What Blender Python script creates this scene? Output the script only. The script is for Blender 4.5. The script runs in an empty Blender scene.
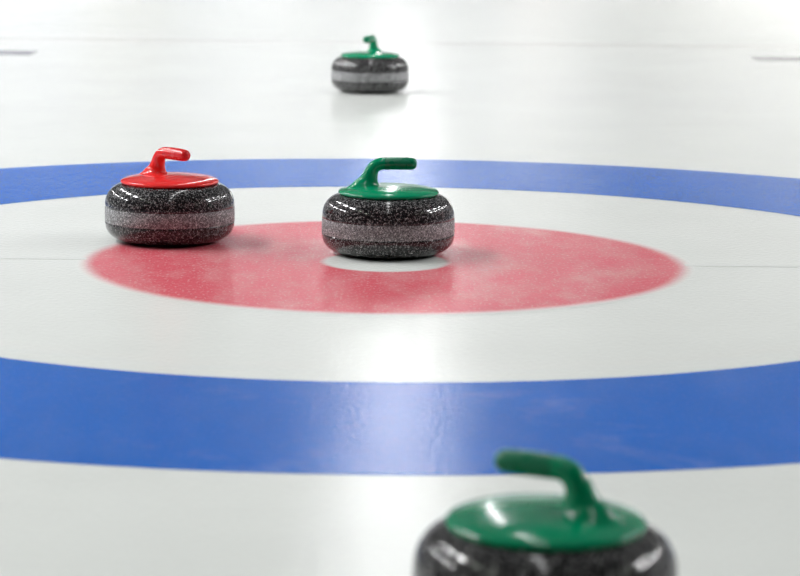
import bpy, bmesh, math
from mathutils import Matrix, Vector

sc = bpy.context.scene
C = bpy.context.collection
PI = math.pi

# ------------------------------------------------------------------ helpers
def link(name, bm, mat, parent=None, smooth=True):
    me = bpy.data.meshes.new(name)
    bmesh.ops.recalc_face_normals(bm, faces=bm.faces)
    bm.to_mesh(me); bm.free()
    if smooth:
        for p in me.polygons: p.use_smooth = True
    me.materials.append(mat)
    o = bpy.data.objects.new(name, me)
    C.objects.link(o)
    if parent: o.parent = parent
    return o

def lathe(profile, seg=128, closed=False):
    """profile: list of (r, z); r == 0 makes a pole."""
    bm = bmesh.new()
    rings = []
    for r, z in profile:
        if r < 1e-6:
            rings.append([bm.verts.new((0, 0, z))])
        else:
            rings.append([bm.verts.new((r*math.cos(2*PI*k/seg), r*math.sin(2*PI*k/seg), z)) for k in range(seg)])
    pairs = list(zip(rings, rings[1:]))
    if closed: pairs.append((rings[-1], rings[0]))
    for a, b in pairs:
        for k in range(seg):
            k2 = (k+1) % seg
            if len(a) == 1 and len(b) == 1: continue
            if len(a) == 1: bm.faces.new((a[0], b[k], b[k2]))
            elif len(b) == 1: bm.faces.new((a[k], b[0], a[k2]))
            else: bm.faces.new((a[k], b[k], b[k2], a[k2]))
    return bm

def catmull(P, n):
    out = []
    Q = [P[0]] + list(P) + [P[-1]]
    for i in range(1, len(Q)-2):
        for s in range(n):
            t = s/n
            p0, p1, p2, p3 = Q[i-1], Q[i], Q[i+1], Q[i+2]
            out.append(tuple(0.5*((2*b) + (-a+c)*t + (2*a-5*b+4*c-d)*t*t + (-a+3*b-3*c+d)*t**3)
                             for a, b, c, d in zip(p0, p1, p2, p3)))
    out.append(tuple(P[-1]))
    return out

def sweep(path, seg=40, n=10):
    """path rows: x, z, in-plane radius, sideways radius; swept in the XZ plane."""
    pts = catmull(path, n)
    bm = bmesh.new(); rings = []
    for i, (x, z, ra, rb) in enumerate(pts):
        a = pts[max(0, i-1)]; b = pts[min(len(pts)-1, i+1)]
        t = Vector((b[0]-a[0], 0, b[1]-a[1])).normalized()
        nrm = Vector((-t.z, 0, t.x)); c = Vector((x, 0, z)); s = Vector((0, 1, 0))
        rings.append([bm.verts.new(c + nrm*max(ra, 1e-4)*math.cos(2*PI*k/seg) + s*max(rb, 1e-4)*math.sin(2*PI*k/seg)) for k in range(seg)])
    for a, b in zip(rings, rings[1:]):
        for k in range(seg):
            bm.faces.new((a[k], a[(k+1) % seg], b[(k+1) % seg], b[k]))
    bm.faces.new(rings[0][::-1]); bm.faces.new(rings[-1])
    return bm

def box(bm, x0, x1, y0, y1, z0, z1):
    v = [bm.verts.new((x, y, z)) for z in (z0, z1) for y in (y0, y1) for x in (x0, x1)]
    for f in ((0, 2, 3, 1), (4, 5, 7, 6), (0, 1, 5, 4), (2, 6, 7, 3), (0, 4, 6, 2), (1, 3, 7, 5)):
        bm.faces.new([v[i] for i in f])
    return bm

# ------------------------------------------------------------------ materials
class N:
    def __init__(self, name):
        self.m = bpy.data.materials.new(name); self.m.use_nodes = True
        self.t = self.m.node_tree; self.b = self.t.nodes['Principled BSDF']
    def node(self, kind, **kw):
        n = self.t.nodes.new(kind)
        for k, v in kw.items():
            if k.startswith('i_'): n.inputs[k[2:].replace('_', ' ')].default_value = v
            else: setattr(n, k, v)
        return n
    def l(self, a, b): self.t.links.new(a, b)
    def ramp(self, src, stops, interp='LINEAR'):
        r = self.node('ShaderNodeValToRGB'); r.color_ramp.interpolation = interp
        e = r.color_ramp.elements
        while len(e) < len(stops): e.new(0.5)
        for el, (p, c) in zip(e, stops):
            el.position = p; el.color = (*c, 1) if len(c) == 3 else c
        self.l(src, r.inputs[0]); return r
    def mix(self, fac, a, b, mode='MIX'):
        m = self.node('ShaderNodeMix', data_type='RGBA', blend_type=mode)
        for sock, v in ((m.inputs[0], fac), (m.inputs[6], a), (m.inputs[7], b)):
            if hasattr(v, 'is_linked'): self.l(v, sock)
            elif isinstance(v, (int, float)): sock.default_value = v
            else: sock.default_value = (*v, 1)
        return m.outputs[2]
    def coord(self): return self.node('ShaderNodeTexCoord').outputs['Object']

ICE_ROUGH = 0.225
def ice_material(name, colour, frost=(0.84, 0.87, 0.86), frost_glint_amt=0.0, edge=None, hole=None, mottle=0.0, patches=0.0):
    """painted ice: every piece of the sheet shares the same wet pebbled gloss.
    edge = (radius, softness): rim faded in the colour, imitating refraction blur in the ice."""
    n = N(name); co = n.coord()
    col = n.node('ShaderNodeRGB'); col.outputs[0].default_value = (*colour, 1); c = col.outputs[0]
    if mottle:
        nz = n.node('ShaderNodeTexNoise', i_Scale=1.7, i_Detail=4.0, i_Roughness=0.6); n.l(co, nz.inputs['Vector'])
        r = n.ramp(nz.outputs['Fac'], [(0.35, (1-mottle,)*3), (0.65, (1, 1, 1))])
        c = n.mix(1.0, c, r.outputs[0], 'MULTIPLY')
    if frost_glint_amt:
        mp = n.node('ShaderNodeMapping'); mp.inputs['Scale'].default_value = (1, 0.45, 1); n.l(co, mp.inputs[0])
        nz = n.node('ShaderNodeTexNoise', i_Scale=7.0, i_Detail=5.0, i_Roughness=0.62); n.l(mp.outputs[0], nz.inputs['Vector'])
        r = n.ramp(nz.outputs['Fac'], [(0.45, (0, 0, 0)), (0.78, (frost_glint_amt,)*3)])
        c = n.mix(r.outputs[0], c, frost)
        # fine pebble grain: highlights off the droplets painted in as pale specks
        vz = n.node('ShaderNodeTexNoise', i_Scale=170.0, i_Detail=1.0); n.l(mp.outputs[0], vz.inputs['Vector'])
        r2 = n.ramp(vz.outputs['Fac'], [(0.55, (0, 0, 0)), (0.75, (frost_glint_amt*0.9,)*3)])
        c = n.mix(r2.outputs[0], c, frost)
    if patches:   # worn, frosted patches in the paint
        nz = n.node('ShaderNodeTexNoise', i_Scale=3.1, i_Detail=6.0, i_Roughness=0.65, i_Distortion=0.6); n.l(co, nz.inputs['Vector'])
        r = n.ramp(nz.outputs['Fac'], [(0.56, (0, 0, 0)), (0.70, (patches,)*3)])
        c = n.mix(r.outputs[0], c, (0.66, 0.72, 0.92))
    if edge:  # soft rim: refraction blur put into the colour
        vm = n.node('ShaderNodeVectorMath', operation='LENGTH'); n.l(co, vm.inputs[0])
        mr = n.node('ShaderNodeMapRange', interpolation_type='SMOOTHSTEP')
        mr.inputs['From Min'].default_value = edge[0]-edge[1]; mr.inputs['From Max'].default_value = edge[0]
        n.l(vm.outputs['Value'], mr.inputs['Value'])
        c = n.mix(mr.outputs[0], c, frost)
    if hole:
        vm = n.node('ShaderNodeVectorMath', operation='LENGTH'); n.l(co, vm.inputs[0])
        mr = n.node('ShaderNodeMapRange', interpolation_type='SMOOTHSTEP')
        mr.inputs['From Min'].default_value = hole[0]+hole[1]; mr.inputs['From Max'].default_value = hole[0]
        n.l(vm.outputs['Value'], mr.inputs['Value'])
        c = n.mix(mr.outputs[0], c, frost)
    # water-ice: matt paint below, a Fresnel-weighted soft gloss above
    df = n.node('ShaderNodeBsdfDiffuse'); n.l(c, df.inputs['Color'])
    gl = n.node('ShaderNodeBsdfGlossy', distribution='BECKMANN'); gl.inputs['Roughness'].default_value = ICE_ROUGH
    gl.inputs['Color'].default_value = (1, 1, 1, 1)
    fr = n.node('ShaderNodeFresnel'); fr.inputs['IOR'].default_value = 1.31
    mx = n.node('ShaderNodeMixShader'); n.l(fr.outputs[0], mx.inputs[0]); n.l(df.outputs[0], mx.inputs[1]); n.l(gl.outputs[0], mx.inputs[2])
    n.l(mx.outputs[0], n.t.nodes['Material Output'].inputs['Surface'])
    # sprayed pebble: rounded droplets a few millimetres across
    pm = n.node('ShaderNodeMapping'); pm.inputs['Scale'].default_value = (1, 0.75, 1); n.l(co, pm.inputs[0])
    p1 = n.node('ShaderNodeTexNoise', i_Scale=95.0, i_Detail=2.5, i_Roughness=0.5); n.l(pm.outputs[0], p1.inputs['Vector'])
    bp = n.node('ShaderNodeBump', i_Strength=0.46, i_Distance=0.0014); n.l(p1.outputs['Fac'], bp.inputs['Height'])
    for q in (gl, fr): n.l(bp.outputs[0], q.inputs['Normal'])
    n.t.nodes.remove(n.b)
    return n.m

WHITE = (0.84, 0.866, 0.832)
M_ice = ice_material('white_ice', WHITE, mottle=0.05)
M_blue = ice_material('blue_painted_ice', (0.0, 0.140, 0.62), frost_glint_amt=0.03, mottle=0.08, patches=0.10)
M_red = ice_material('red_painted_ice', (0.74, 0.125, 0.16), frost=WHITE, frost_glint_amt=0.28, edge=(0.627, 0.045), hole=(0.118, 0.02))
M_button = ice_material('white_button_ice', WHITE)
M_hog = ice_material('grey_line_ice', (0.62, 0.58, 0.57))
M_tee = ice_material('faint_line_ice', (0.785, 0.81, 0.785))
M_mark = ice_material('dark_line_ice', (0.30, 0.30, 0.32))

def granite(name, dark, light, thresh, rough, tint=0.0):
    n = N(name); co = n.coord()
    v1 = n.node('ShaderNodeTexVoronoi', i_Scale=460.0); n.l(co, v1.inputs['Vector'])
    sp = n.node('ShaderNodeSeparateColor'); n.l(v1.outputs['Color'], sp.inputs[0])
    r1 = n.ramp(sp.outputs[0], [(0.0, dark), (thresh, tuple(d*1.8+0.006 for d in dark)), (thresh+0.08, tuple(x*0.45 for x in light)), (1.0, light)])
    v2 = n.node('ShaderNodeTexVoronoi', i_Scale=620.0); n.l(co, v2.inputs['Vector'])
    s2 = n.node('ShaderNodeSeparateColor'); n.l(v2.outputs['Color'], s2.inputs[0])
    r2 = n.ramp(s2.outputs[1], [(0.0, (0.25,)*3), (0.6, (0.9,)*3), (1.0, (1.5,)*3)])
    c = n.mix(1.0, r1.outputs[0], r2.outputs[0], 'MULTIPLY')
    n.l(c, n.b.inputs['Base Color'])
    n.b.inputs['Roughness'].default_value = rough
    n.b.inputs['IOR'].default_value = 1.42
    return n.m
M_granite = granite('polished_speckled_granite', (0.008, 0.008, 0.009), (0.29, 0.285, 0.285), 0.68, 0.12)
M_band = granite('frosted_striking_granite', (0.105, 0.108, 0.112), (0.50, 0.50, 0.505), 0.50, 0.55)

def plastic(name, col, rough=0.13):
    n = N(name); co = n.coord()
    nz = n.node('ShaderNodeTexNoise', i_Scale=60.0, i_Detail=2.0); n.l(co, nz.inputs['Vector'])
    r = n.ramp(nz.outputs['Fac'], [(0.3, (rough*0.8,)*3), (0.7, (rough*1.25,)*3)])
    n.l(r.outputs[0], n.b.inputs['Roughness'])
    n.b.inputs['Base Color'].default_value = (*col, 1)
    n.b.inputs['IOR'].default_value = 1.44
    return n.m
M_green = plastic('green_handle_plastic', (0.0, 0.25, 0.112))
M_green_grip = plastic('green_grip_plastic', (0.0, 0.165, 0.075), 0.28)
M_red_p = plastic('red_handle_plastic', (0.72, 0.022, 0.02))
M_red_grip = plastic('red_grip_plastic', (0.62, 0.015, 0.018), 0.24)

def paint(name, col, rough=0.7, var=0.08, scale=0.8):
    n = N(name); co = n.coord()
    nz = n.node('ShaderNodeTexNoise', i_Scale=scale, i_Detail=3.0); n.l(co, nz.inputs['Vector'])
    r = n.ramp(nz.outputs['Fac'], [(0.3, tuple(c*(1-var) for c in col)), (0.7, col)])
    n.l(r.outputs[0], n.b.inputs['Base Color'])
    n.b.inputs['Roughness'].default_value = rough
    return n.m
def end_wall():
    """unseen end wall; bright and dark bays made up to shape reflections in the ice."""
    n = N('reflection_toned_end_wall'); co = n.coord()
    sp = n.node('ShaderNodeSeparateXYZ'); n.l(co, sp.inputs[0])
    def rng(src, a, b):
        m = n.node('ShaderNodeMapRange'); m.inputs['From Min'].default_value = a; m.inputs['From Max'].default_value = b
        n.l(src, m.inputs['Value']); return m.outputs[0]
    x = rng(sp.outputs[0], -14, 14)
    f = lambda X: (X+14)/28
    low = n.ramp(x, [(0.0, (0.40, 0.40, 0.41)), (f(-6.3), (0.42, 0.42, 0.46)), (f(-5.7), (0.40, 0.39, 0.37)), (f(-4.6), (0.40, 0.39, 0.365)), (f(-3.9), (0.47, 0.48, 0.50)),
                     (f(-2.2), (0.64, 0.65, 0.67)), (f(1.6), (0.64, 0.65, 0.67)), (f(2.4), (0.94, 0.89, 0.87)), (f(3.4), (0.88, 0.88, 0.88)), (f(6.0), (0.92, 0.91, 0.89)), (1.0, (0.92, 0.91, 0.86))])
    upp = n.ramp(x, [(0.0, (0.22, 0.23, 0.27)), (f(-4.5), (0.24, 0.25, 0.29)), (f(-2.0), (0.92, 0.92, 0.97)), (f(2.2), (0.92, 0.92, 0.96)), (f(4.2), (0.06, 0.06, 0.07)), (1.0, (0.05, 0.05, 0.06))])
    c = n.mix(rng(sp.outputs[2], 2.9, 3.6), low.outputs[0], upp.outputs[0])  # wall tones invented for what the ice mirrors
    c = n.mix(rng(sp.outputs[2], 7.0, 7.4), c, (0.03, 0.03, 0.035))
    c = n.mix(1.0, c, (0.64, 0.635, 0.63), 'MULTIPLY')
    n.l(c, n.b.inputs['Base Color']); n.b.inputs['Roughness'].default_value = 0.7
    return n.m
M_wall = end_wall()
M_side = paint('grey_hall_wall', (0.03, 0.03, 0.033))
M_ceil = paint('dark_hall_ceiling', (0.02, 0.02, 0.022))

# ------------------------------------------------------------------ the hall
X0, X1, Y0, Y1, ZC = -14.0, 14.0, -14.0, 42.0, 8.0
def structure(name, bm, mat, parent=None, smooth=False):
    o = link(name, bm, mat, parent, smooth)
    if parent is None: o['kind'] = 'structure'
    return o
floor = structure('floor', box(bmesh.new(), X0, X1, Y0, Y1, -0.10, 0.0), M_ice)
structure('wall_back', box(bmesh.new(), X0, X1, Y1, Y1+0.2, -0.1, ZC), M_wall)
structure('wall_front', box(bmesh.new(), X0, X1, Y0-0.2, Y0, -0.1, ZC), M_side)
structure('wall_left', box(bmesh.new(), X0-0.2, X0, Y0, Y1, -0.1, ZC), M_side)
structure('wall_right', box(bmesh.new(), X1, X1+0.2, Y0, Y1, -0.1, ZC), M_side)
structure('ceiling', box(bmesh.new(), X0, X1, Y0, Y1, ZC, ZC+0.2), M_ceil)

# painted markings, flush in the ice
def ring(r0, r1, z, seg=256):
    if r0 <= 0: return lathe([(r1, z), (0, z)], seg)
    return lathe([(r1, z), (r0, z)], seg)
def marking(name, bm, mat, label):
    o = link(name, bm, mat, floor, smooth=False); o['label'] = label; return o
marking('outer_ring', ring(1.219, 1.829, 0.0004), M_blue, 'broad blue ring of the curling house painted in the ice')
marking('inner_circle', ring(0.115, 0.627, 0.0004), M_red, 'red circle at the middle of the curling house')
marking('button', ring(0, 0.115, 0.0005), M_button, 'white button under the green handled stone')
marking('hog_line', box(bmesh.new(), -2.4, 2.4, 6.40, 6.47, -0.004, 0.0004), M_hog, 'thin grey line across the far ice')
for s in (-1, 1):
    marking('tee_line', box(bmesh.new(), min(s*0.61, s*2.4), max(s*0.61, s*2.4), -0.012, 0.012, -0.004, 0.0006), M_tee, 'faint grey line beside the red circle')
for s, y in ((-1, 5.585), (1, 5.705)):
    marking('courtesy_line', box(bmesh.new(), min(s*1.52, s*2.0), max(s*1.52, s*2.0), y-0.13, y+0.13, -0.004, 0.0004), M_mark, 'short dark dash near the edge of the far ice')

# ------------------------------------------------------------------ curling stone
def sup(t, n): return max(0.0, 1-t**n)**(1/n)
ZB0, ZB1, R = 0.0425, 0.0755, 0.1378
def body_profile():
    P = [(0, 0.006), (0.055, 0.006), (0.060, 0.001), (0.064, 0.0), (0.070, 0.0002)]
    for i in range(1, 25):
        a = i/24*PI/2
        t = math.cos(a)
        P.append((0.072 + (R-0.072)*sup(t, 2.5), ZB0*(1-t)))
    P += [(R-0.0006, ZB0+0.0003), (R-0.0006, ZB1-0.0003), (R, ZB1)]
    for i in range(1, 25):
        t = math.sin(i/24*PI/2)
        P.append((0.090 + (R-0.090)*sup(t, 2.25), ZB1 + (0.1245-ZB1)*t))
    P.append((0, 0.1245))
    return P
def band_profile():
    return [(R-0.003, ZB0+0.0006), (R-0.0002, ZB0+0.0006), (R+0.0003, ZB0+0.0015), (R+0.0005, 0.058), (R+0.0003, ZB1-0.0015), (R-0.0002, ZB1-0.0006), (R-0.003, ZB1-0.0006)]
def cap_profile():
    return [(0, 0.1240), (0.1012, 0.1240), (0.1034, 0.1250), (0.1048, 0.1270), (0.1048, 0.1288), (0.1038, 0.1305), (0.1014, 0.1322),
            (0.096, 0.1342), (0.085, 0.1366), (0.070, 0.1388), (0.050, 0.1406), (0.025, 0.1416), (0, 0.1419)]
# handle: flared foot, leaning neck, elbow, straight grip (x along the grip, z up)
NECK = [(-0.044, 0.1335, 0.0500, 0.0400), (-0.044, 0.1385, 0.0395, 0.0310), (-0.0435, 0.144, 0.0295, 0.0230), (-0.0415, 0.152, 0.0212, 0.0170),
        (-0.0385, 0.162, 0.0165, 0.0145), (-0.0345, 0.173, 0.0142, 0.0138), (-0.0275, 0.1818, 0.0130, 0.0136), (-0.0165, 0.1866, 0.0127, 0.0136), (-0.006, 0.1870, 0.0126, 0.0136)]
GRIP = [(-0.012, 0.1868, 0.0118, 0.0126), (-0.0085, 0.1870, 0.0128, 0.0137), (0.005, 0.1872, 0.0131, 0.0141), (0.025, 0.1872, 0.0132, 0.0142), (0.041, 0.1868, 0.0129, 0.0138),
        (0.050, 0.1866, 0.0121, 0.0130), (0.0550, 0.1864, 0.0100, 0.0108), (0.0578, 0.1863, 0.0065, 0.0070), (0.0588, 0.1863, 0.0004, 0.0004)]

STONES = 'curling stones on the ice'
def make_stone(mat, grip_mat, colour):
    t = bpy.data.objects.new('curling_stone', None); C.objects.link(t)
    t['category'] = 'curling stone'; t['group'] = STONES
    link('body', lathe(body_profile(), 160), M_granite, t)
    b = link('striking_band', lathe(band_profile(), 160, closed=True), M_band, t); b['label'] = 'frosted pale grey band around the stone'
    c = link('cap', lathe(cap_profile(), 128), mat, t); c['label'] = f'{colour} plastic disc'
    h = link('handle', sweep(NECK), mat, t); h['label'] = f'{colour} plastic gooseneck handle'
    link('grip', sweep(GRIP, n=6), grip_mat, h)
    return t
def copy_stone(src):
    r = src.copy(); C.objects.link(r)
    for ch in src.children:
        c = ch.copy(); C.objects.link(c); c.parent = r
        for g in ch.children:
            d = g.copy(); C.objects.link(d); d.parent = c
    return r
def place(t, x, y, yaw, label):
    t.location = (x, y, 0.0006); t.rotation_euler = (0, 0, math.radians(yaw)); t['label'] = label

mid = make_stone(M_green, M_green_grip, 'green')
red = make_stone(M_red_p, M_red_grip, 'red')
far = copy_stone(mid); near = copy_stone(mid)
place(mid, 0.004, 0.122, 5, "granite curling stone with green handle, standing on the white button of the house")
place(red, -0.4635, 0.266, -44, "granite curling stone with bright red handle, at the left edge of the red circle")
place(far, -0.085, 3.925, -106, "small distant granite curling stone with green handle, alone beyond the blue ring")
place(near, 0.184, -2.550, 151, "large blurred granite curling stone with green handle, cut off by the bottom edge")

# ------------------------------------------------------------------ lamps: three rows of ceiling fluorescents down the hall, and added fill rows
def lamp_row(x, y0, y1, step, length, width, z, watts, col, spread=180.0):
    d = bpy.data.lights.new('ceiling_or_fill_lamp', 'AREA'); d.shape = 'RECTANGLE'
    d.size = width; d.size_y = length; d.energy = watts; d.color = col; d.spread = math.radians(spread)
    y = y0
    while y <= y1:
        o = bpy.data.objects.new('ceiling_or_fill_lamp', d); C.objects.link(o)
        o.location = (x, y, z); y += step
COOL = (0.98, 0.98, 0.985); GREENISH = (0.90, 1.0, 0.83)
lamp_row(0.0, -4.8, 40.0, 2.4, 1.5, 0.14, 6.2, 12.0, COOL)               # bare tubes over the centre line
for x, pw in ((-5.8, 200.0), (8.6, 240.0)):                              # louvred rows over the neighbouring sheets
    lamp_row(x, 0.0, 40.0, 3.0, 1.4, 0.16, 6.2, pw, COOL, 125.0)
    lamp_row(x, -9.0, -2.0, 3.0, 1.4, 0.16, 6.2, pw*0.08, GREENISH, 125.0)  # dim front rows added to tint the near ice green

for x in (-12.6, 12.6):                                                  # added rows, made up to soften the stones' side shadows
    lamp_row(x, 0.0, 40.0, 3.0, 1.4, 0.16, 6.6, 330.0, COOL, 150.0)
# added unseen fill lights, brightening the end wall for its reflection in the ice
for k in range(9):
    d = bpy.data.lights.new('added_wall_light', 'AREA'); d.shape = 'RECTANGLE'; d.size = 1.5; d.size_y = 0.2; d.energy = 14.0; d.color = (1.0, 0.98, 0.96); d.spread = math.radians(90)
    o = bpy.data.objects.new('added_wall_light', d); C.objects.link(o); o.location = (-12 + 3*k, 40.2, 5.9); o.rotation_euler = (math.radians(30), 0, 0)

w = bpy.data.worlds.new('World'); sc.world = w; w.use_nodes = True
w.node_tree.nodes['Background'].inputs[0].default_value = (0.5, 0.55, 0.6, 1)
w.node_tree.nodes['Background'].inputs[1].default_value = 0.02

# ------------------------------------------------------------------ camera
cd = bpy.data.cameras.new('camera'); cam = bpy.data.objects.new('camera', cd); C.objects.link(cam)
PT, RO = 0.1655, 0.0107
fw = Vector((0, math.cos(PT), -math.sin(PT))); up = Vector((0, math.sin(PT), math.cos(PT))); rt = Vector((1, 0, 0))
r2 = rt*math.cos(RO) + up*math.sin(RO); u2 = -rt*math.sin(RO) + up*math.cos(RO)
cam.matrix_world = Matrix(((r2.x, u2.x, -fw.x, 0.030), (r2.y, u2.y, -fw.y, -5.1076), (r2.z, u2.z, -fw.z, 0.7998), (0, 0, 0, 1)))
cd.sensor_width = 36.0; cd.lens = 2536.6/800*36.0; cd.clip_start = 0.05; cd.clip_end = 200
cd.dof.use_dof = True; cd.dof.focus_distance = 5.30; cd.dof.aperture_fstop = 114.1/20.0
sc.camera = cam

sc.view_settings.view_transform = 'Standard'; sc.view_settings.look = 'None'
sc.view_settings.exposure = 0.61; sc.view_settings.gamma = 1.0; sc.view_settings.use_curve_mapping = False
sc.cycles.use_denoising = True
sc.cycles.max_bounces = 8
